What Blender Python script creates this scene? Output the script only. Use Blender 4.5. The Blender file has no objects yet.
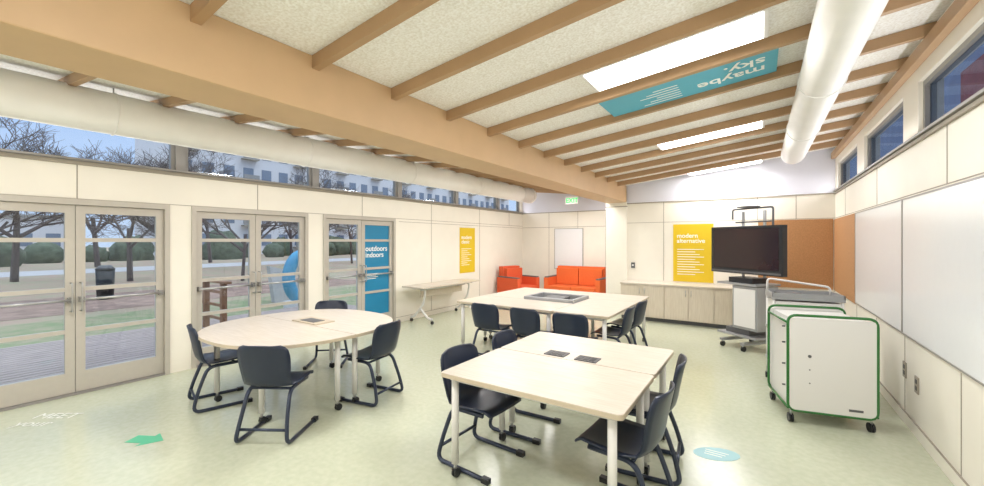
import bpy, bmesh, math, random
from mathutils import Vector, Matrix
random.seed(7)
S=bpy.context.scene
def lin(c):
    c=c/255.0
    return c/12.92 if c<=0.04045 else ((c+0.055)/1.055)**2.4
def rgb(r,g,b): return (lin(r),lin(g),lin(b),1)
def mat(name,col,rough=0.5,metal=0.0,var=0.0,scale=20,bump=0.0,col2=None,emit=0,spec=0.5,stretch=None):
    m=bpy.data.materials.new(name); m.use_nodes=True
    nt=m.node_tree; b=nt.nodes['Principled BSDF']
    b.inputs['Roughness'].default_value=rough; b.inputs['Metallic'].default_value=metal
    b.inputs['Specular IOR Level'].default_value=spec
    c=rgb(*col)
    tc=nt.nodes.new('ShaderNodeTexCoord'); mp=nt.nodes.new('ShaderNodeMapping')
    nt.links.new(tc.outputs['Object'],mp.inputs['Vector'])
    if stretch: mp.inputs['Scale'].default_value=stretch
    n=nt.nodes.new('ShaderNodeTexNoise'); n.inputs['Scale'].default_value=scale; n.inputs['Detail'].default_value=5
    nt.links.new(mp.outputs[0],n.inputs['Vector'])
    r=nt.nodes.new('ShaderNodeValToRGB')
    r.color_ramp.elements[0].position=.35; r.color_ramp.elements[1].position=.65
    if col2: c2=rgb(*col2)
    else: c2=tuple([x*(1-var) for x in c[:3]]+[1])
    r.color_ramp.elements[0].color=c2; r.color_ramp.elements[1].color=c
    nt.links.new(n.outputs['Fac'],r.inputs['Fac']); nt.links.new(r.outputs['Color'],b.inputs['Base Color'])
    if bump:
        bp=nt.nodes.new('ShaderNodeBump'); bp.inputs['Strength'].default_value=bump; bp.inputs['Distance'].default_value=.01
        nt.links.new(n.outputs['Fac'],bp.inputs['Height']); nt.links.new(bp.outputs[0],b.inputs['Normal'])
    if emit:
        b.inputs['Emission Color'].default_value=c; b.inputs['Emission Strength'].default_value=emit
    return m
def glassmat(name,tint,fac=.08):
    m=bpy.data.materials.new(name); m.use_nodes=True; nt=m.node_tree; nt.nodes.clear()
    o=nt.nodes.new('ShaderNodeOutputMaterial'); mx=nt.nodes.new('ShaderNodeMixShader')
    t=nt.nodes.new('ShaderNodeBsdfTransparent'); g=nt.nodes.new('ShaderNodeBsdfGlossy')
    t.inputs[0].default_value=rgb(*tint); g.inputs['Roughness'].default_value=.02
    mx.inputs[0].default_value=fac
    nt.links.new(t.outputs[0],mx.inputs[1]); nt.links.new(g.outputs[0],mx.inputs[2]); nt.links.new(mx.outputs[0],o.inputs[0])
    return m
M={}
M['wall']=mat('wall_cream',(241,236,224),.5,var=.03,scale=3)
M['seam']=mat('seam_grey',(160,152,138),.6)
M['upper']=mat('upper_paint',(220,221,232),.6,var=.02,scale=3)
M['wboard']=mat('whiteboard',(234,236,239),.18,var=.01)
M['cork']=mat('cork',(194,144,98),.8,var=.18,scale=60)
M['wood_beam']=mat('beam_paint',(206,172,132),.5,var=.05,scale=4)
M['rafter']=mat('rafter_paint',(180,146,110),.5,var=.06,scale=5)
M['ceil']=mat('acoustic_ceiling',(253,252,250),.9,scale=60,col2=(232,228,221),bump=.12)
M['floor']=mat('linoleum_green',(196,200,178),.2,scale=22,col2=(188,193,169),spec=.5)
M['alum']=mat('door_frame',(190,184,174),.4,metal=.1,var=.03)
M['alumd']=mat('window_frame',(150,147,143),.4,metal=.2)
M['steel']=mat('steel',(185,185,185),.3,metal=.8)
M['duct']=mat('duct_white',(240,239,237),.45,var=.03,scale=6,bump=.15)
M['ttop']=mat('table_laminate',(213,203,190),.35,scale=6,col2=(201,190,174),stretch=(1,14,1))
M['tedge']=mat('table_edge',(196,182,160),.4)
M['white']=mat('white_metal',(224,222,219),.35)
M['black']=mat('black_plastic',(28,30,34),.4)
M['shell']=mat('chair_shell',(27,37,58),.32)
M['tube']=mat('chair_tube',(54,62,80),.28,metal=.4)
M['grey']=mat('grey_metal',(160,161,163),.4,metal=.3)
M['dgrey']=mat('dark_grey',(92,92,94),.5)
M['green']=mat('green_tube',(44,110,50),.35)
M['orange']=mat('orange_fabric',(230,108,50),.8,var=.1,scale=80)
M['red']=mat('red_fabric',(222,92,52),.8,var=.1,scale=80)
M['yellow']=mat('poster_yellow',(226,192,28),.6,var=.02)
M['teal']=mat('teal_sign',(92,178,202),.6,var=.02)
M['blue']=mat('door_blue_film',(18,128,172),.5,var=.03)
M['letter']=mat('white_letter',(250,250,246),.6)
M['cabinet']=mat('cabinet_laminate',(218,207,190),.45,scale=5,col2=(208,196,178),stretch=(12,12,1))
M['screen']=mat('tv_screen',(46,24,28),.15,col2=(30,18,24),scale=2)
M['floorg']=mat('decal_green',(90,188,146),.5); M['floorb']=mat('decal_blue',(160,200,206),.5)
M['faint']=mat('decal_white',(236,238,230),.5)
M['exitg']=mat('exit_green',(30,190,90),.5,emit=.8)
M['deck']=mat('deck_wood',(178,162,156),.8,var=.3,scale=3,stretch=(12,1,1))
M['gap_shade']=mat('deck_shadow_gap',(70,60,54),.9,var=.15)  # dark colour of the sheet below the boards stands in for shade in gaps
M['grass']=mat('lawn',(158,152,124),.95,scale=1.2,col2=(170,142,126))
M['green_lawn']=mat('green_lawn',(124,138,98),.95,scale=3,col2=(156,146,120))
M['mulch']=mat('mulch',(162,134,120),.95,var=.35,scale=3)
M['path']=mat('path_concrete',(190,186,186),.9,var=.1,scale=2)
M['bark']=mat('tree_bark',(96,84,82),.9,var=.2)
M['leaf']=mat('evergreen',(92,104,84),.95,var=.45,scale=2.5,bump=1)
M['bldg']=mat('apartment_facade',(216,214,216),.8,var=.05,scale=.3)
M['bwin']=mat('apartment_glass',(112,126,146),.3)
M['brick']=mat('brick_red',(138,70,76),.8,var=.3,scale=4)
M['bdark']=mat('dark_siding',(104,124,152),.6,var=.2,scale=1)
M['rail']=mat('rail_wood',(144,104,76),.8,var=.15,scale=8)
M['sculpt']=mat('sculpture_blue',(80,154,190),.5)
M['carp']=mat('car_paint_silver',(140,146,156),.25,metal=.4); M['carb']=mat('car_paint_dark',(52,62,84),.25,metal=.4)
M['glass']=glassmat('clear_glass',(240,247,254),.04)
M['glassR']=glassmat('clerestory_glass_tint',(222,232,246),.06)
M['lamp']=mat('lamp_diffuser',(255,254,252),.5,emit=4)

class MB:
    def __init__(s): s.bm=bmesh.new(); s.mats=[]
    def mi(s,k):
        if k not in s.mats: s.mats.append(k)
        return s.mats.index(k)
    def face(s,vs,k,smooth=False):
        try: f=s.bm.faces.new(vs)
        except ValueError: return None
        f.material_index=s.mi(k); f.smooth=smooth; return f
    def hexa(s,p,k):
        v=[s.bm.verts.new(q) for q in p]
        for i in ((0,3,2,1),(4,5,6,7),(0,1,5,4),(1,2,6,5),(2,3,7,6),(3,0,4,7)): s.face([v[j] for j in i],k)
    def box(s,x0,x1,y0,y1,z0,z1,k):
        s.hexa([(x0,y0,z0),(x1,y0,z0),(x1,y1,z0),(x0,y1,z0),(x0,y0,z1),(x1,y0,z1),(x1,y1,z1),(x0,y1,z1)],k)
    def prism(s,pts,z0,z1,k,kt=None):
        a=[s.bm.verts.new((x,y,z0)) for x,y in pts]; b=[s.bm.verts.new((x,y,z1)) for x,y in pts]
        n=len(pts); s.face(a[::-1],k); s.face(b,kt or k)
        for i in range(n): s.face([a[i],a[(i+1)%n],b[(i+1)%n],b[i]],k)
    def cyl(s,p0,p1,r,k,n=12,r1=None,cap=True):
        s.tube([p0,p1],r,k,n,r1=r1,cap=cap)
    def tube(s,path,r,k,n=8,closed=False,r1=None,cap=True):
        P=[Vector(p) for p in path]; N=len(P); rings=[]
        up=None
        for i in range(N):
            if closed: t=(P[(i+1)%N]-P[i-1]).normalized()
            elif i==0: t=(P[1]-P[0]).normalized()
            elif i==N-1: t=(P[-1]-P[-2]).normalized()
            else: t=((P[i+1]-P[i]).normalized()+(P[i]-P[i-1]).normalized()).normalized()
            if up is None:
                up=Vector((0,0,1)) if abs(t.z)<.9 else Vector((1,0,0))
            a=(up-t*up.dot(t)).normalized(); up=a; b=t.cross(a)
            rr=r if r1 is None else r+(r1-r)*i/(N-1)
            rings.append([s.bm.verts.new(P[i]+(a*math.cos(2*math.pi*j/n)+b*math.sin(2*math.pi*j/n))*rr) for j in range(n)])
        for i in range(N if closed else N-1):
            A=rings[i];B=rings[(i+1)%N]
            for j in range(n): s.face([A[j],A[(j+1)%n],B[(j+1)%n],B[j]],k,True)
        if cap and not closed:
            s.face(rings[0][::-1],k); s.face(rings[-1],k)
    def blob(s,c,r,k,sub=2,j=.2,sz=(1,1,1)):
        g=bmesh.ops.create_icosphere(s.bm,subdivisions=sub,radius=1)
        for v in g['verts']:
            d=1+random.uniform(-j,j); v.co=Vector(c)+Vector((v.co.x*sz[0],v.co.y*sz[1],v.co.z*sz[2]))*r*d
        mi=s.mi(k)
        for v in g['verts']:
            for f in v.link_faces: f.material_index=mi; f.smooth=True
    def castor(s,x,y,r=.032,h=.07):
        s.cyl((x,y,r+.012),(x,y,h+.05),.011,'steel',8)
        s.cyl((x-.018,y+.01,r),(x-.004,y+.01,r),r,'black',12); s.cyl((x+.004,y+.01,r),(x+.018,y+.01,r),r,'black',12)
        s.box(x-.02,x+.02,y-.015,y+.025,r+.012,r+.03,'black')
    def done(s,name,loc=(0,0,0),rz=0,bevel=0,parent=None,mesh=None):
        bmesh.ops.recalc_face_normals(s.bm,faces=s.bm.faces[:])
        me=bpy.data.meshes.new(name); s.bm.to_mesh(me); s.bm.free()
        for k in s.mats: me.materials.append(M[k])
        return place(me,name,loc,rz,bevel,parent)
def place(me,name,loc=(0,0,0),rz=0,bevel=0,parent=None):
    o=bpy.data.objects.new(name,me); S.collection.objects.link(o)
    o.location=loc; o.rotation_euler=(0,0,rz)
    if bevel:
        b=o.modifiers.new('bevel','BEVEL'); b.width=bevel; b.segments=2; b.limit_method='ANGLE'; b.angle_limit=math.radians(40)
    if parent: o.parent=parent
    return o
def rpath(pts,r=.05,n=5):
    P=[Vector(p) for p in pts]; out=[P[0]]
    for i in range(1,len(P)-1):
        a=(P[i-1]-P[i]); b=(P[i+1]-P[i]); rr=min(r,a.length*.49,b.length*.49)
        p0=P[i]+a.normalized()*rr; p1=P[i]+b.normalized()*rr
        for j in range(n+1):
            t=j/n; out.append(p0*(1-t)**2+P[i]*2*t*(1-t)+p1*t*t)
    out.append(P[-1]); return out
def rrect(x0,x1,y0,y1,r,n=5):
    o=[]
    for cx,cy,a in ((x1-r,y0+r,-90),(x1-r,y1-r,0),(x0+r,y1-r,90),(x0+r,y0+r,180)):
        for i in range(n+1):
            t=math.radians(a+90*i/n); o.append((cx+r*math.cos(t),cy+r*math.sin(t)))
    return o
def text(body,size,mw,k,name,parent=None,align='LEFT',ext=.001,space=1.0,off=.012):
    cu=bpy.data.curves.new(name,'FONT'); cu.body=body; cu.size=size; cu.extrude=ext; cu.align_x=align; cu.space_line=space
    cu.offset=size*off
    cu.materials.append(M[k]); o=bpy.data.objects.new(name,cu); S.collection.objects.link(o)
    if parent: o.parent=parent
    o.matrix_local=mw; return o
def mx(loc,x,y):
    x=Vector(x).normalized(); y=Vector(y).normalized(); z=x.cross(y)
    m=Matrix.Identity(4)
    for i in range(3): m[i][0]=x[i]; m[i][1]=y[i]; m[i][2]=z[i]; m[i][3]=loc[i]
    return m

XL,XR=-6.1,1.1; YB=9.2; YA=10.8; YF=-3.0
def cz(x): return 2.9+.11*max(0,(x+2.5))+.11*max(0,-2.94-x)
# ---------------- floor
b=MB(); b.prism([(XL-.15,YF-.15),(XR+.15,YF-.15),(XR+.15,YB+.15),(-2.5,YB+.15),(-2.5,YA+.15),(XL-.15,YA+.15)],-.12,0,'floor'); b.done('floor')
# ---------------- ceiling
b=MB()
def slab(xa,xb,ya,yb,k='ceil'):
    b.hexa([(xa,ya,cz(xa)),(xb,ya,cz(xb)),(xb,yb,cz(xb)),(xa,yb,cz(xa)),(xa,ya,cz(xa)+.15),(xb,ya,cz(xb)+.15),(xb,yb,cz(xb)+.15),(xa,yb,cz(xa)+.15)],k)
slab(XL-.3,-2.94,YF-.15,YA+.15); slab(-2.94,-2.5,YF-.15,YA+.15); slab(-2.5,XR+.4,YF-.15,YB+.15)
b.done('ceiling')
b=MB(); D=.09;W=.026
ry=[.2+.693*k for k in range(-4,16)]
def raft(xa,xb,y):
    e=.002
    b.hexa([(xa,y-W,cz(xa)-D),(xb,y-W,cz(xb)-D),(xb,y+W,cz(xb)-D),(xa,y+W,cz(xa)-D),(xa,y-W,cz(xa)-e),(xb,y-W,cz(xb)-e),(xb,y+W,cz(xb)-e),(xa,y+W,cz(xa)-e)],'rafter')
for y in ry:
    if y<YB-.1: raft(-2.5,XR,y)
b.done('ceiling_rafters')
b=MB()
for y in ry:
    if y<YA-.05: raft(XL,-2.94,y)
b.done('ceiling_rafters')
b=MB(); b.box(-2.94,-2.5,YF,YB-.02,2.52,2.9,'wood_beam'); b.done('ceiling_beam',bevel=.008)
# ---------------- walls
doors=[(.26,1.9),(2.13,3.73),(4.0,5.6)]
posts=[.08,2.015,3.865,5.73,7.59,9.45]
b=MB(); x0,x1=XL-.15,XL
for a,c in ((YF,.26),(1.9,2.13),(3.73,4.0),(5.6,YA)): b.box(x0,x1,a,c,0,2.1,'wall')
b.box(x0,x1,YF,YA,2.1,2.5,'wall'); b.box(x0,x1,YF,YA,3.02,cz(XL)+.1,'upper')
for p in posts+[-1.8]: b.box(x0,x1,p-.05,p+.05,2.5,3.02,'alumd')
b.box(x0,x1,YF,-2.9,2.5,3.02,'wall'); b.box(x0,x1,10.65,YA,2.5,3.02,'wall')
e=.003
b.box(x1,x1+.02,YF,YA,2.47,2.51,'seam'); b.box(x1,x1+e,YF,YA,2.10,2.108,'seam')
for y in (-.8,1.09,2.95,4.8,6.67,8.52,10.0): b.box(x1,x1+e,y-.005,y+.005,2.108,2.47,'seam')
for y in (6.67,8.52): b.box(x1,x1+e,y-.005,y+.005,.1,2.1,'seam')
b.box(x1,x1+e,5.7,YA,2.04,2.048,'seam')
b.done('wall_left')
b=MB(); x0,x1=XR,XR+.15
wins=[(7.3,8.9),(5.19,6.86),(3.1,4.77),(1.0,2.67),(-1.1,.57)]
b.box(x0,x1,YF,YB,0,2.5,'wall'); b.box(x0,x1,YF,YB,2.98,cz(XR)+.1,'wall')
ed=[YB,8.9,7.3,6.86,5.19,4.77,3.1,2.67,1.0,.57,-1.1,YF]
for i in range(0,12,2): b.box(x0,x1,ed[i+1],ed[i],2.5,2.98,'wall')
b.box(x0-.02,x0,YF,YB,2.47,2.5,'seam'); b.box(x0-e,x0,YF,YB,2.05,2.058,'seam')
for y in (2.1,4.14,6.18,8.2): b.box(x0-e,x0,y-.005,y+.005,2.058,2.47,'seam')
for y in (2.6,3.9,5.13,6.2,7.31,8.3): b.box(x0-e,x0,y-.005,y+.005,.1,.78,'seam')
b.done('wall_right')
b=MB(); b.box(-2.5,XR,YB,YB+.15,0,2.49,'wall'); b.box(-2.5,XR+.15,YB,YB+.15,2.49,cz(XR)+.1,'upper')
b.box(-2.5,XR,YB-.015,YB,2.48,2.5,'seam'); b.box(-2.5,XR,YB-e,YB,2.05,2.058,'seam')
for x in (-1.72,-.04,.55): b.box(x-.005,x+.005,YB-e,YB,2.058,2.48,'seam')
b.box(-1.725,-1.715,YB-e,YB,.8,2.05,'seam')
b.done('wall_back')
b=MB(); b.box(-2.96,-2.49,YB-.05,YA,0,2.53,'wall'); b.box(-2.96,-2.49,YB+.0,YA,2.53,2.95,'wall')
b.box(-2.965,-2.485,YB-.055,YB,2.42,2.44,'seam')
b.done('wall_partition')
b=MB(); b.box(XL,-2.5,YA,YA+.15,0,2.49,'wall'); b.box(XL-.15,-2.5,YA,YA+.15,2.49,3.4,'upper')
b.box(XL,-2.96,YA-.015,YA,2.48,2.5,'seam'); b.box(XL,-2.96,YA-e,YA,2.05,2.06,'seam')
for x in (-5.2,-4.3,-3.5): b.box(x-.005,x+.005,YA-e,YA,.1,2.48,'seam')
b.done('wall_alcove')
b=MB(); b.box(XL-.15,XR+.15,YF-.15,YF,0,3.4,'wall'); b.done('wall_front')
b=MB(); b.box(XR-.012,XR-.001,YF,YB-.01,0.001,.1,'wall'); b.box(XR-.013,XR-.001,YF,YB-.01,.1,.106,'seam'); b.done('baseboard_right')
b=MB()
b.box(XL+.001,XL+.012,5.6,YA-.01,0.001,.1,'wall'); b.box(XL+.001,XL+.013,5.6,YA-.01,.1,.106,'seam'); b.done('baseboard_left')
b=MB(); b.hexa([(XR-.06,YF,cz(XR)-.2),(XR-.001,YF,cz(XR)-.2),(XR-.001,YB,cz(XR)-.2),(XR-.06,YB,cz(XR)-.2),(XR-.06,YF,cz(XR)-.10),(XR-.001,YF,cz(XR)-.10),(XR-.001,YB,cz(XR)-.10),(XR-.06,YB,cz(XR)-.10)],'rafter'); b.done('trim_1')
# windows
n=1
def window(xa,xb,ya,yb,za,zb,name,g='glass',f='alumd',w=.04):
    b=MB()
    b.box(xa,xb,ya,yb,za,za+w,f); b.box(xa,xb,ya,yb,zb-w,zb,f); b.box(xa,xb,ya,ya+w,za+w,zb-w,f); b.box(xa,xb,yb-w,yb,za+w,zb-w,f)
    xm=(xa+xb)/2; b.box(xm-.004,xm+.004,ya+w,yb-w,za+w,zb-w,g); b.done(name)
pp=[-2.9,-1.8]+posts+[10.65]
for i in range(len(pp)-1):
    a=pp[i]+(.05 if i else 0); c=pp[i+1]-(.05 if i<len(pp)-2 else 0)
    window(XL-.1,XL-.03,a,c,2.51,3.02,'window_%d'%n); n+=1
for a,c in wins:
    window(XR+.03,XR+.1,a,c,2.5,2.98,'window_%d'%n,'glassR'); n+=1
# doors
dn=1
for ui,(a,c) in enumerate(doors):
    b=MB(); xa,xb=XL-.12,XL+.02
    b.box(xa,xb,a,a+.05,0.001,2.1,'alum'); b.box(xa,xb,c-.05,c,0.001,2.1,'alum'); b.box(xa,xb,a+.05,c-.05,2.04,2.1,'alum'); b.box(xa,xb,a+.05,c-.05,0.001,.02,'alumd')
    b.done('trim_%d'%(ui+2))
    mid=(a+c)/2
    for li,(p,q) in enumerate(((a+.052,mid-.003),(mid+.003,c-.052))):
        b=MB(); xa,xb=XL-.07,XL-.02; st=.075
        b.box(xa,xb,p,p+st,.025,2.035,'alum'); b.box(xa,xb,q-st,q,.025,2.035,'alum')
        b.box(xa,xb,p+st,q-st,.025,.24,'alum'); b.box(xa,xb,p+st,q-st,1.95,2.035,'alum')
        for z in (.68,1.13,1.66): b.box(xa+.005,xb-.005,p+st,q-st,z-.022,z+.022,'alum')
        g='blue' if (ui==2 and li==1) else 'glass'
        b.box(xa+.02,xa+.028,p+st,q-st,.24,1.95,g)
        b.cyl((xb+.05,p+.03,1.02),(xb+.05,q-.03,1.02),.014,'steel',8)
        for y in (p+.04,q-.04): b.box(xb,xb+.06,y-.02,y+.02,.99,1.05,'alumd')
        hy=q-.035 if li==0 else p+.035
        b.tube(rpath([(xb,hy,.9),(xb+.09,hy,.9),(xb+.09,hy,1.2),(xb,hy,1.2)],.03),.008,'steel',6)
        o=b.done('door_%d'%dn); dn+=1
        if g=='blue':
            text('outdoors\nindoors',.14,mx((XL-.04,p+.10,1.46),(0,1,0),(0,0,1)),'letter','lettering',o,space=.85)
            bb=MB()
            for i in range(4): bb.box(XL-.043,XL-.04,p+.1,p+.1+.3-.05*(i%2),1.02-.03*i,1.032-.03*i,'letter')
            bb.done('small_print',parent=o)
# ducts
b=MB()
b.tube([(-5.3,y,2.9) for y in (YF+.1,0,2,4,6,8,9.75)],.2,'duct',28)
b.cyl((-5.3,9.7,2.9),(-5.3,9.8,2.9),.21,'duct',28)
for y in (-1.5,1.2,3.2,5.2,7.2,9.2):
    b.tube([(-5.3+.205*math.cos(t*math.pi/12),y,2.9+.205*math.sin(t*math.pi/12)) for t in range(24)],.006,'duct',6,closed=True)
    b.cyl((-5.3,y,3.1),(-5.3,y,cz(-5.3)-.002),.006,'steel',6)
b.done('ventilation_duct')
b=MB(); dx,dz_,dr=.42,2.975,.155
b.tube([(dx,y,dz_) for y in (YF+.1,0,2,4,6,7.6)],dr,'duct',28); b.cyl((dx,7.6,dz_),(dx,7.68,dz_),dr-.01,'duct',28)
for y in (-1.5,.8,2.5,4.2,5.9):
    b.tube([(dx+(dr+.003)*math.cos(t*math.pi/12),y,dz_+(dr+.003)*math.sin(t*math.pi/12)) for t in range(24)],.005,'duct',6,closed=True)
    b.cyl((dx,y,dz_+dr),(dx,y,cz(dx)-.002),.006,'steel',6)
b.done('ventilation_duct')
# ceiling lights
def light(xa,xb,yc,en):
    b=MB(); w=.22; t=.03
    def sl(ya,yb,xa,xb,za,zb,k):
        b.hexa([(xa,ya,cz(xa)-za),(xb,ya,cz(xb)-za),(xb,yb,cz(xb)-za),(xa,yb,cz(xa)-za),(xa,ya,cz(xa)-zb),(xb,ya,cz(xb)-zb),(xb,yb,cz(xb)-zb),(xa,yb,cz(xa)-zb)],k)
    sl(yc-w,yc+w,xa,xb,.05,.001,'white'); sl(yc-w+.025,yc+w-.025,xa+.03,xb-.03,.056,.05,'lamp')
    o=b.done('ceiling_light')
    l=bpy.data.lights.new('fixture_lamp','AREA'); l.shape='RECTANGLE'; l.size=xb-xa-.1; l.size_y=.36; l.energy=en; l.color=(1,.985,.985)
    lo=bpy.data.objects.new('fixture_lamp',l); S.collection.objects.link(lo); xm=(xa+xb)/2
    lo.location=(xm,yc,cz(xm)-.13); lo.parent=o
for yc in (-2.23,.54,3.31,6.09,8.86):
    light(-1.22,.05,yc,24)
    light(-4.35,-3.15,yc,36 if yc>8 else 28)
# added fill lights with made-up housings on the ledges, to brighten the ceiling
def fill_strip(x,y0,y1,z,dirx,en):
    b=MB(); b.box(x-.018,x+.018,y0,y1,z-.02,z,'alumd'); o=b.done('added_fill_strip')
    l=bpy.data.lights.new('added_fill_lamp','AREA'); l.shape='RECTANGLE'; l.size=.03; l.size_y=y1-y0; l.energy=en; l.color=(1,.985,.99)
    lo=bpy.data.objects.new('added_fill_lamp',l); S.collection.objects.link(lo); lo.location=(x,(y0+y1)/2,z+.012)
    lo.rotation_euler=(0,math.pi-dirx,0); lo.parent=o
fill_strip(XR-.022,YF+.1,YB-.1,2.525,math.radians(62),30)
fill_strip(XL+.045,YF+.1,YA-.1,2.535,-math.radians(50),26)
# ceiling sign
al=math.atan(.11)
b=MB(); xa,xb=-1.3,.12; ya,yb=3.72,4.30
def cslab(b,xa,xb,ya,yb,o1,o2,k):
    b.hexa([(xa,ya,cz(xa)-o1),(xb,ya,cz(xb)-o1),(xb,yb,cz(xb)-o1),(xa,yb,cz(xa)-o1),(xa,ya,cz(xa)-o2),(xb,ya,cz(xb)-o2),(xb,yb,cz(xb)-o2),(xa,yb,cz(xa)-o2)],k)
cslab(b,xa,xb,ya,yb,.05,.001,'teal')
o=b.done('ceiling_banner')
ax=(-math.cos(al),0,-math.sin(al))
text('maybe\nsky.',.2,mx((.04,4.06,cz(.04)-.052),ax,(0,1,0)),'letter','lettering',o,space=.9)
bb=MB()
for i in range(6):
    y=4.22-.06*i; x1=-.62; x0=x1-.35+.07*(i%3)
    cslab(bb,x0,x1,y,y+.014,.052,.049,'letter')
bb.done('small_print',parent=o)
# ---------------- boards and posters
def frameY(name,xa,xb,y,za,zb,k,fr='alumd',t=.02,w=.012):
    b=MB(); b.box(xa,xb,y-t,y-.001,za,zb,k)
    if fr:
        for q in ((xa-w,xb+w,za-w,za),(xa-w,xb+w,zb,zb+w),(xa-w,xa,za,zb),(xb,xb+w,za,zb)): b.box(q[0],q[1],y-t-.004,y-.001,q[2],q[3],fr)
    return b.done(name)
def frameX(name,x,ya,yb,za,zb,k,sgn,fr='alumd',t=.02,w=.012):
    b=MB(); f=lambda tt:(min(x+sgn*tt,x+sgn*.001),max(x+sgn*tt,x+sgn*.001))
    A=f(t); b.box(A[0],A[1],ya,yb,za,zb,k)
    if fr:
        A=f(t+.004)
        for q in ((ya-w,yb+w,za-w,za),(ya-w,yb+w,zb,zb+w),(ya-w,ya,za,zb),(yb,yb+w,za,zb)): b.box(A[0],A[1],q[0],q[1],q[2],q[3],fr)
    return b.done(name)
frameX('whiteboard',XR,5.14,7.29,.82,2.02,'wboard',-1); frameX('whiteboard',XR,2.95,5.11,.82,2.02,'wboard',-1); frameX('whiteboard',XR,.75,2.92,.82,2.02,'wboard',-1)
frameX('cork_board',XR,7.33,YB-.03,.79,2.03,'cork',-1,None)
frameY('cork_board',-.03,XR-.03,YB,.79,2.04,'cork',None)
frameY('whiteboard',-5.0,-4.15,YA-.004,.85,2.0,'wboard')
o=frameY('wall_poster',-1.53,-.78,YB,.8,2.0,'yellow',None,.01)
text('modern\nalternative',.125,mx((-1.46,YB-.012,1.72),(1,0,0),(0,0,1)),'letter','lettering',o,space=.85)
bb=MB()
for i in range(11): bb.box(-1.45,-1.45+.5-.08*((i*5)%3),YB-.0125,YB-.0095,1.47-.052*i,1.482-.052*i,'letter')
bb.done('small_print',parent=o)
o=frameX('wall_poster',XL,7.68,8.3,.86,1.98,'yellow',1,None,.01)
text('modern\nclassic',.13,mx((XL+.012,7.74,1.7),(0,1,0),(0,0,1)),'letter','lettering',o,space=.85)
bb=MB()
for i in range(9): bb.box(XL+.0095,XL+.0125,7.74,7.74+.4-.08*((i*5)%3),1.45-.05*i,1.461-.05*i,'letter')
bb.done('small_print',parent=o)
def outletX(y,z):
    b=MB(); b.box(XR-.01,XR-.0005,y-.045,y+.045,z-.07,z+.07,'seam')
    b.box(XR-.013,XR-.009,y-.02,y+.02,z-.045,z-.01,'black'); b.box(XR-.013,XR-.009,y-.02,y+.02,z+.01,z+.045,'black'); b.done('wall_outlet',bevel=.003)
outletX(5.12,.48); outletX(4.78,.44)
b=MB(); b.box(-2.4,-2.32,YB-.02,YB-.001,1.05,1.17,'dgrey'); b.box(-2.38,-2.34,YB-.024,YB-.02,1.09,1.13,'white'); b.done('light_switch')
b=MB(); b.box(-4.3,-3.95,9.9,9.95,2.62,2.82,'white'); b.cyl((-4.12,9.925,2.82),(-4.12,9.925,cz(-4.12)-.002),.01,'white')
o=b.done('exit_sign',bevel=.005); text('EXIT',.17,mx((-4.28,9.898,2.66),(1,0,0),(0,0,1)),'exitg','lettering',o)
# ---------------- cabinets
b=MB(); xs=[-2.47,-2.03,-1.6,-1.16,-.72,-.28,.16]
b.box(-2.47,.16,8.68,YB-.005,.001,.08,'dgrey'); b.box(-2.47,.16,8.63,YB-.005,.08,.74,'cabinet'); b.box(-2.48,.18,8.59,YB-.005,.74,.775,'ttop')
for i in range(6):
    b.box(xs[i]+.006,xs[i+1]-.006,8.605,8.63,.09,.73,'cabinet')
    hx=xs[i+1]-.05 if i%2==0 else xs[i]+.05
    b.cyl((hx,8.585,.56),(hx,8.585,.68),.006,'steel',6); b.box(hx-.004,hx+.004,8.585,8.606,.57,.58,'steel'); b.box(hx-.004,hx+.004,8.585,8.606,.66,.67,'steel')
b.done('base_cabinet')
# ---------------- chair
def chair_mesh():
    b=MB(); bm=b.bm
    prof=[(.235,.425,.19),(.225,.44,.205),(.19,.448,.215),(.12,.445,.222),(.03,.438,.225),(-.06,.435,.222),(-.13,.44,.212),(-.18,.46,.205),(-.205,.5,.202),(-.218,.55,.206),(-.228,.61,.215),(-.24,.67,.22),(-.25,.72,.22),(-.26,.765,.212),(-.268,.795,.19),(-.272,.81,.155)]
    nu=10; g=[]
    for vi,(y,z,w) in enumerate(prof):
        row=[]
        for i in range(nu+1):
            u=-1+2*i/nu; seat=vi<7
            cup=(abs(u)**2.5)
            if seat: p=(u*w,y,z+cup*.018*(1 if vi>1 else .3))
            else: p=(u*w,y+cup*.045,z)
            row.append(bm.verts.new(p))
        g.append(row)
    for v in range(len(prof)-1):
        for i in range(nu):
            b.face([g[v][i],g[v][i+1],g[v+1][i+1],g[v+1][i]],'shell',True)
    bmesh.ops.recalc_face_normals(bm,faces=bm.faces[:])
    bmesh.ops.solidify(bm,geom=bm.faces[:],thickness=.012)
    for f in bm.faces: f.smooth=True
    for s_ in (-1,1):
        x=.175*s_
        pts=[(x,.16,.425),(x,-.12,.418),(x*1.1,-.20,.20),(x*1.22,-.245,.017),(x*1.25,.24,.017)]
        b.tube(rpath(pts,.07),.0165,'tube',8)
        b.box(x*1.25-.02,x*1.25+.02,.19,.25,.0005,.036,'black')
    b.cyl((-.175,.1,.424),(.175,.1,.424),.012,'tube',8); b.cyl((-.175,-.1,.418),(.175,-.1,.418),.012,'tube',8)
    b.cyl((-.2,-.215,.12),(.2,-.215,.12),.012,'tube',8)
    bmesh.ops.recalc_face_normals(bm,faces=bm.faces[:])
    me=bpy.data.meshes.new('classroom_chair'); bm.to_mesh(me); bm.free()
    for k in b.mats: me.materials.append(M[k])
    return me
CH=chair_mesh()
def chair(x,y,deg):
    place(CH,'classroom_chair',(x,y,0.0),math.radians(deg-90))
chair(-1.76,2.47,-3); chair(-1.74,3.12,2)
chair(-.68,2.47,176); chair(-.70,3.1,186)
chair(-3.1,4.64,92); chair(-2.45,4.6,88); chair(-1.85,4.58,93)
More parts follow.
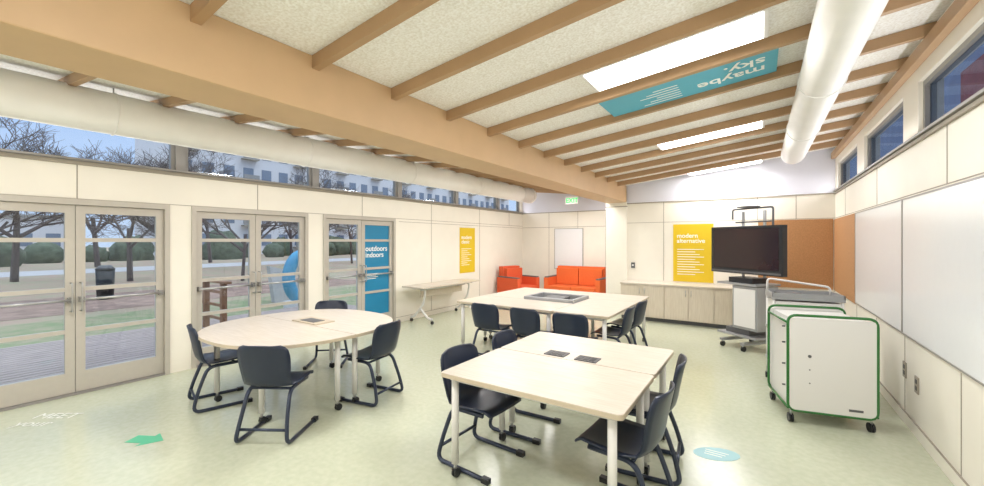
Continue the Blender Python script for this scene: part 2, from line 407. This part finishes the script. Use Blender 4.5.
chair(-1.6,5.25,180); chair(-1.6,5.9,175)
chair(-3.46,1.84,122); chair(-4.62,1.86,76); chair(-3.42,2.82,190); chair(-4.85,3.25,-48)
# ---------------- tables
def ttable(name,pts,legs,z=.74,extra=None):
    b=MB(); b.prism(pts,z-.03,z-.004,'tedge'); 
    cx=sum(p[0] for p in pts)/len(pts); cy=sum(p[1] for p in pts)/len(pts)
    ins=[(cx+(p[0]-cx)*.996,cy+(p[1]-cy)*.996) for p in pts]
    b.prism(ins,z-.004,z,'ttop')
    for x,y in legs:
        b.cyl((x,y,.10),(x,y,z-.03),.026,'white',14); b.cyl((x,y,z-.05),(x,y,z-.03),.04,'white',14); b.castor(x,y)
    n=len(legs)
    for i in range(n):
        p,q=legs[i],legs[(i+1)%n]; b.cyl((p[0],p[1],z-.055),(q[0],q[1],z-.055),.016,'white',6)
    if extra: extra(b)
    return b.done(name)
def rtab(x0,x1,y0,y1,extra=None,i=.08):
    g=.003
    ttable('classroom_table',rrect(x0+g,x1-g,y0+g,y1-g,.03),[(x0+i,y0+i),(x1-i,y0+i),(x1-i,y1-i),(x0+i,y1-i)],extra=extra)
def pads(b):
    for cx,cy in ((-1.36,2.97),(-1.10,2.96)):
        b.box(cx-.085,cx+.085,cy-.065,cy+.065,.74,.747,'dgrey')
        for k in range(3): b.box(cx-.07+.048*k,cx-.034+.048*k,cy-.045,cy+.045,.747,.749,'black')
rtab(-1.85,-.59,2.1,2.87); rtab(-1.85,-.59,2.87,3.62,pads)
rtab(-3.85,-2.25,4.75,5.5); rtab(-2.25,-1.5,4.75,6.15); rtab(-3.1,-1.5,6.15,6.9); rtab(-3.85,-3.1,5.5,6.9)
b=MB(); x0,x1,y0,y1=-3.09,-2.26,5.51,6.14
b.box(x0,x1,y0,y1,.66,.69,'grey')
for q in ((x0,x1,y0,y0+.05),(x0,x1,y1-.05,y1),(x0,x0+.05,y0+.05,y1-.05),(x1-.05,x1,y0+.05,y1-.05)): b.box(q[0],q[1],q[2],q[3],.69,.785,'grey')
b.box(x0+.25,x1-.25,y0+.15,y1-.15,.69,.77,'dgrey')
b.cyl(((x0+x1)/2,(y0+y1)/2,.02),((x0+x1)/2,(y0+y1)/2,.66),.05,'white',14); b.cyl(((x0+x1)/2,(y0+y1)/2,.0),((x0+x1)/2,(y0+y1)/2,.02),.22,'white',24)
b.done('table_center_tray',bevel=.006)
def half(sgn,extra=None):
    cx,cy,R=-4.18,2.5,.91; pts=[]
    N=28
    for i in range(N+1):
        t=math.pi*i/N; c_,s_=math.cos(t),math.sin(t); e=2/2.35
        pts.append((cx+R*abs(c_)**e*(1 if c_>=0 else -1), cy+sgn*(.003+R*abs(s_)**e)))
    if sgn<0: pts=pts[::-1]
    legs=[(cx-.76,cy+sgn*.1),(cx-.45,cy+sgn*.66),(cx+.45,cy+sgn*.66),(cx+.76,cy+sgn*.1)]
    ttable('half_round_table',pts,legs,extra=extra)
def ctr(b):
    b.box(-4.44,-3.98,2.52,2.76,.74,.752,'tedge'); b.box(-4.34,-4.08,2.56,2.70,.752,.756,'dgrey')
half(-1); half(1,ctr)
# side folding table
b=MB(); b.prism(rrect(-5.98,-5.4,5.65,7.6,.04),.72,.745,'ttop')
for y in (5.9,7.35):
    b.tube(rpath([(-5.92,y,.69),(-5.55,y,.69),(-5.6,y,.40),(-5.85,y,.12),(-5.95,y,.09)],.08),.022,'white',10)
    b.tube(rpath([(-5.7,y,.30),(-5.5,y,.12),(-5.38,y,.09)],.06),.022,'white',10)
    b.box(-5.95,-5.45,y-.02,y+.02,.695,.72,'white')
    b.castor(-5.95,y); b.castor(-5.38,y)
b.cyl((-5.68,5.9,.66),(-5.68,7.35,.66),.018,'white',8); b.box(-5.75,-5.73,5.95,7.3,.5,.7,'cabinet')
b.done('folding_table')
# armchair & sofa
def seat_unit(name,w,d,cols,loc,rz,k,n):
    b=MB()
    h=w/2
    b.box(-h+.12,h-.12,-d/2,d/2-.15,.12,.30,k)
    cw=(w-.24)/n
    for i in range(n): b.box(-h+.12+cw*i+.008,-h+.12+cw*(i+1)-.008,-d/2-.02,d/2-.16,.305,.45,k)
    b.hexa([(-h+.1,d/2-.2,.3),(h-.1,d/2-.2,.3),(h-.1,d/2,.14),(-h+.1,d/2,.14),(-h+.1,d/2-.13,.95),(h-.1,d/2-.13,.95),(h-.1,d/2+.03,.95),(-h+.1,d/2+.03,.95)],k)
    for i in range(n): b.box(-h+.12+cw*i+.01,-h+.12+cw*(i+1)-.01,d/2-.27,d/2-.15,.46,.90,k)
    for s_ in (-1,1):
        a,c=sorted((s_*h,s_*(h-.12))); b.box(a,c,-d/2,d/2,.12,.66,k); b.box(a+.01,c-.01,-d/2+.02,d/2-.05,.66,.69,'dgrey')
        for yy in (-d/2+.06,d/2-.06): b.cyl((s_*(h-.06),yy,.0),(s_*(h-.06),yy,.12),.02,'steel',8)
    b.done(name,loc,rz,bevel=.02)
seat_unit('sofa',1.55,.8,None,(-4.1,10.2,0),0,'orange',2)
seat_unit('armchair',.85,.8,None,(-5.5,9.5,0),math.radians(75),'red',1)
# ---------------- storage cart
b=MB(); w,d=.64,.60
b.box(-w/2+.02,w/2-.02,-d/2+.01,d/2-.01,.14,.90,'white')
b.box(-w/2+.04,w/2-.04,-d/2+.03,d/2-.03,.90,.94,'white')
for s_ in (-1,1):
    y=s_*d/2
    P=[(-w/2,y,.12),(w/2,y,.12),(w/2,y,.98),(-w/2,y,.98)]
    R=[]
    for i in range(4):
        p=Vector(P[i]);a=(Vector(P[i-1])-p).normalized();c=(Vector(P[(i+1)%4])-p).normalized()
        for j in range(6):
            t=j/5; r_=.07; R.append((p+a*r_)*(1-t)**2+p*2*t*(1-t)+(p+c*r_)*t*t)
    b.tube(R,.012,'green',10,closed=True)
    b.box(-w/2+.01,w/2-.01,y-.008,y+.008,.13,.955,'white')
for x in (-w/2,w/2):
    b.cyl((x,-d/2,.98-.07),(x,d/2,.98-.07),.01,'green',8); b.cyl((x,-d/2,.14),(x,d/2,.14),.010,'green',8)
b.cyl((-.16,-d/2-.012,.62),(-.16,-d/2-.007,.62),.014,'dgrey',12); b.cyl((-.16,-d/2-.012,.5),(-.16,-d/2-.007,.5),.006,'dgrey',12)
b.cyl((-.16,-d/2-.012,.38),(-.16,-d/2-.007,.38),.006,'dgrey',12); b.box(.12,.22,-d/2-.01,-d/2-.007,.17,.19,'dgrey')
for z in (.3,.5,.7,.85): b.cyl((-w/2-.004,-.15,z),(-w/2+.03,-.15,z),.008,'dgrey',8)
for x in (-w/2+.03,w/2-.03):
    for y in (-d/2+.03,d/2-.03): b.castor(x,y,.04,.09)
b.done('storage_cart',(.455,4.88,0),math.radians(13))
# utility cart behind
b=MB()
for z in (.25,.62,1.0): b.box(-.32,.32,-.22,.22,z,z+.03,'grey')
for q in ((-.32,.32,-.22,-.205),(-.32,.32,.205,.22),(-.32,-.305,-.22,.22),(.305,.32,-.22,.22)): b.box(q[0],q[1],q[2],q[3],1.03,1.07,'grey')
for x in (-.3,.3):
    for y in (-.2,.2): b.cyl((x,y,.08),(x,y,1.03),.014,'white',8); b.castor(x,y,.035,.08)
b.box(-.3,.3,-.2,.2,.65,.98,'white'); b.box(0,.25,-.12,.12,.28,.42,'white')
b.box(-.25,-.02,-.12,.1,1.03,1.06,'dgrey')
b.tube(rpath([(-.3,.21,1.03),(-.3,.21,1.2),(.3,.21,1.12),(.3,.21,1.03)],.05),.012,'white',8)
b.done('utility_cart',(.40,5.72,0),math.radians(8))
# TV cart
b=MB(); W2=.60
b.box(-W2,W2,-.05,.05,1.14,1.88,'black')
b.box(-W2+.05,W2-.05,-.056,-.05,1.22,1.84,'screen'); b.box(-.4,.4,.05,.13,1.25,1.75,'black')
b.box(-W2+.02,W2-.02,-.058,-.05,1.155,1.185,'dgrey')
for x in (-.18,.18):
    b.cyl((x,.16,.12),(x,.16,2.12),.022,'grey',10); b.box(x-.03,x+.03,.12,.16,1.3,1.7,'grey')
    b.box(x-.03,x+.03,-.3,.35,.09,.13,'grey')
    b.castor(x,-.28,.04,.08); b.castor(x,.33,.04,.08)
b.tube(rpath([(-.34,.12,2.0),(-.34,.12,2.16),(.34,.12,2.16),(.34,.12,1.88)],.04),.015,'dgrey',8)
b.cyl((-.3,.14,1.95),(.3,.14,1.95),.012,'dgrey',8)
b.box(-.12,.12,-.05,.15,2.17,2.19,'dgrey')
b.box(-.3,.36,-.25,.25,.98,1.01,'grey'); b.box(-.05,.36,-.22,.2,.32,.97,'grey'); b.box(-.02,.33,-.23,-.22,.36,.93,'white')
b.box(-.3,.36,-.25,.2,.2,.23,'grey'); b.box(-.15,.25,-.18,.15,1.01,1.09,'black'); b.box(-.2,.2,-.18,.15,.23,.31,'dgrey')
b.done('television_cart',(-.18,7.36,0),math.atan2(7.0-7.72,.92),bevel=.004)
# ---------------- floor decals
b=MB(); c,s=math.cos(.5),math.sin(.5)
pts=[(-.13,-.06),(.02,-.06),(.02,-.11),(.16,0),(.02,.11),(.02,.06),(-.13,.06)]
b.prism([(x*c-y*s,x*s+y*c) for x,y in pts],0.0005,.002,'floorg'); b.done('floor_decal',(-4.24,1.16,0))
b=MB(); b.prism([(.17*math.cos(t*math.pi/8)*c-.1*math.sin(t*math.pi/8)*s,.17*math.cos(t*math.pi/8)*s+.1*math.sin(t*math.pi/8)*c) for t in range(16)],.0005,.002,'floorb')
for i in range(3): b.box(-.08,.08-.02*i,.03-.035*i,.042-.035*i,.002,.0025,'faint')
b.done('floor_decal',(-.28,3.54,0))
th=math.atan(268/400)
t_=text('MEET\nyour',.16,mx((-5.62,.70,.004),(math.cos(.62),math.sin(.62),0),(-math.sin(.62),math.cos(.62),0)),'faint','floor_lettering',off=0,ext=.0005)
# ---------------- outside
b=MB(); b.box(-160,40,-80,160,-.4,-.2,'grass'); b.done('lawn_ground')
b=MB()
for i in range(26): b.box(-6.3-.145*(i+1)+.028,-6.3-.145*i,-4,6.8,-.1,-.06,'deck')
b.box(-10.05,-6.3,-4,6.8,-.195,-.1,'gap_shade'); b.done('deck_outside')
b=MB(); b.box(-13.6,-10.1,-12,16,-.198,-.19,'green_lawn'); b.box(-10.1,-6.3,6.9,16,-.198,-.19,'green_lawn')
b.box(-22,-20.8,-30,60,-.198,-.19,'path'); b.box(-37,-32,-30,60,-.198,-.19,'path'); b.box(-19,-14.5,-5,12,-.198,-.193,'mulch')
b.done('garden_path')
# railing
b=MB()
for i in range(3):
    x=-8.4-i*.75; b.box(x-.045,x+.045,3.4,3.49,-.055,.85,'rail')
b.box(-10.0,-8.2,3.39,3.5,.85,.89,'rail')
for z in (.15,.4,.65): b.box(-9.95,-8.3,3.43,3.46,z,z+.05,'rail')
b.done('deck_railing')
# bin
b=MB(); b.cyl((0,0,-.18),(0,0,.75),.2,'black',20,r1=.23); b.cyl((0,0,.75),(0,0,.88),.25,'dgrey',20,r1=.14); b.done('litter_bin',(-17.2,3.7,0))
# cars
def car(x,y,k):
    b=MB(); pr=[(-2.1,.25),(2.1,.25),(2.15,.7),(1.9,.85),(1.1,.95),(.55,1.4),(-1.1,1.42),(-1.75,.98),(-2.1,.9)]
    for w0,w1,pp_ in ((-.85,.85,pr),):
        A=[b.bm.verts.new((w0,p,z)) for p,z in pp_]; B=[b.bm.verts.new((w1,p,z)) for p,z in pp_]; n=len(pp_)
        b.face(A,k); b.face(B[::-1],k)
        for i in range(n): b.face([A[i],A[(i+1)%n],B[(i+1)%n],B[i]],k)
    b.hexa([(.86,-1.5,.95),(.86,.95,.95),(.855,.95,.95),(.855,-1.5,.95),(.86,-1.05,1.36),(.86,.5,1.36),(.855,.5,1.36),(.855,-1.05,1.36)],'black')
    for yy in (-1.35,1.35):
        b.cyl((-.87,yy,.33),(.87,yy,.33),.32,'black',16); b.cyl((.87,yy,.33),(.88,yy,.33),.18,'steel',12)
    b.done('parked_car',(x,y,-.2),bevel=.05)
car(-42,-.5,'carb')
# sculpture
b=MB()
b.tube([(0,.42*math.cos(t*math.pi/14),.65+.62*math.sin(t*math.pi/14)) for t in range(28)],.16,'sculpt',12,closed=True)
b.box(-.3,.3,-.4,.4,-.189,.0,'bldg'); b.done('garden_sculpture',(-10.6,6.35,0))
b=MB(); b.hexa([(-12.2,6.3,-.189),(-12,6.3,-.189),(-12,7.2,-.189),(-12.2,7.2,-.189),(-12.3,6.2,.9),(-12.1,6.2,.9),(-12.1,6.9,.7),(-12.3,6.9,.7)],'path'); b.done('stone_bench')
# buildings
def building(x,y0,y1,h,name,fl=3.0,k='bldg',back=12):
    b=MB(); b.box(x-back,x,y0,y1,-.2,h,k)
    y=y0+1; i=0
    while y<y1-1.5:
        z=1.0
        while z<h-1.6:
            b.box(x,x+.05,y,y+1.3,z,z+1.6,'bwin')
            if i%3==0: b.box(x,x+.9,y-.3,y+1.7,z-.35,z-.2,'seam'); b.box(x+.85,x+.9,y-.3,y+1.7,z-.2,z+.6,'alumd')
            z+=fl
        y+=2.4; i+=1
    b.box(x-.2,x+.25,y0-.2,y1+.2,h,h+.4,'alumd'); b.done(name)
building(-58,18,95,19,'apartment_building')
building(-75,-60,14,4.5,'apartment_building')
b=MB(); b.box(6,10,-10,60,-.2,11,'bdark'); b.box(5.9,6,14,21,5.5,7.6,'brick')
for i in range(20): b.box(5.93,6,-8+3.4*i,-6.8+3.4*i,8.6,10.2,'bwin'); b.box(5.9,6,-8+3.4*i,-5+3.4*i,5.0,5.2,'alumd')
b.done('neighbour_building')
# trees
def tree_mesh(h):
    b=MB()
    def br(p,d,l,r,lev):
        q=p+d*l
        b.tube([p,q],r,'bark',4 if lev>2 else 3,r1=r*.66,cap=False)
        if lev==0: return
        for i in range(3 if lev>2 else 4):
            ax=Vector((random.uniform(-1,1),random.uniform(-1,1),random.uniform(-.35,.6))).normalized()
            nd=(d*.75+ax*.75).normalized()
            br(p+d*l*random.uniform(.45,1),nd,l*random.uniform(.64,.86),max(r*.6,.009),lev-1)
    br(Vector((0,0,0)),Vector((random.uniform(-.1,.1),random.uniform(-.1,.1),1)).normalized(),h*.27,h*.013,6)
    bmesh.ops.recalc_face_normals(b.bm,faces=b.bm.faces[:])
    me=bpy.data.meshes.new('bare_tree'); b.bm.to_mesh(me); b.bm.free(); me.materials.append(M['bark']); return me
TM=[tree_mesh(10) for _ in range(4)]
for i,(x,y,h) in enumerate(((-19.6,1.2,8),(-24,6,9),(-28,3,11),(-27,13,9),(-24,14.5,9),(-38.5,24,11),(-24,-2,9),(-29,9,12),(-38.5,36,12),(-28,21,9),(-29,-4,12),(-28,30,10),(-14.1,4.6,6),(-39,2,13),(-39,8,13),(-30,17,10),(-39,15,13),(-20,9,8),(-38.5,48,12))):
    o=place(TM[i%4],'bare_tree',(x,y,-.19),random.uniform(0,6.28)); o.scale=(h/10,)*3
b=MB()
for i in range(40):
    y=-25+i*2.9; b.blob((-48+random.uniform(-2.5,2.5),y,.4),random.uniform(.9,1.7),'leaf',3,.14,(1,1.1,random.uniform(.7,1.5)))
b.done('evergreen_hedge')
# ---------------- world, sun, camera
w=bpy.data.worlds.new('world'); S.world=w; w.use_nodes=True; nt=w.node_tree
bg=nt.nodes['Background']; tc=nt.nodes.new('ShaderNodeTexCoord'); sp=nt.nodes.new('ShaderNodeSeparateXYZ'); r=nt.nodes.new('ShaderNodeValToRGB')
nt.links.new(tc.outputs['Generated'],sp.inputs[0]); nt.links.new(sp.outputs['Z'],r.inputs[0])
cr=r.color_ramp
cr.elements[0].position=0; cr.elements[0].color=(.62,.70,.82,1)
cr.elements[1].position=.35; cr.elements[1].color=(.42,.58,.86,1)
e_=cr.elements.new(.6); e_.color=(.88,.94,1,1)
nt.links.new(r.outputs[0],bg.inputs[0])
mr=nt.nodes.new('ShaderNodeMapRange'); mr.inputs['From Min'].default_value=.35; mr.inputs['From Max'].default_value=.8; mr.inputs['To Min'].default_value=.88; mr.inputs['To Max'].default_value=1.7
nt.links.new(sp.outputs['Z'],mr.inputs['Value']); nt.links.new(mr.outputs[0],bg.inputs[1])
sl=bpy.data.lights.new('sun','SUN'); sl.energy=.6; sl.angle=.3; sl.color=(1,.97,.94)
so=bpy.data.objects.new('sun',sl); S.collection.objects.link(so); so.rotation_euler=(math.radians(-15),math.radians(28),0)
cam=bpy.data.cameras.new('camera'); cam.sensor_width=36; cam.lens=36*400/984; cam.shift_y=-2/984; cam.clip_start=.05; cam.clip_end=500
co=bpy.data.objects.new('camera',cam); S.collection.objects.link(co); co.location=(0,0,1.65); co.rotation_euler=(math.radians(90),0,th)
S.camera=co
S.view_settings.view_transform='Standard'; S.view_settings.look='None'; S.view_settings.exposure=.45
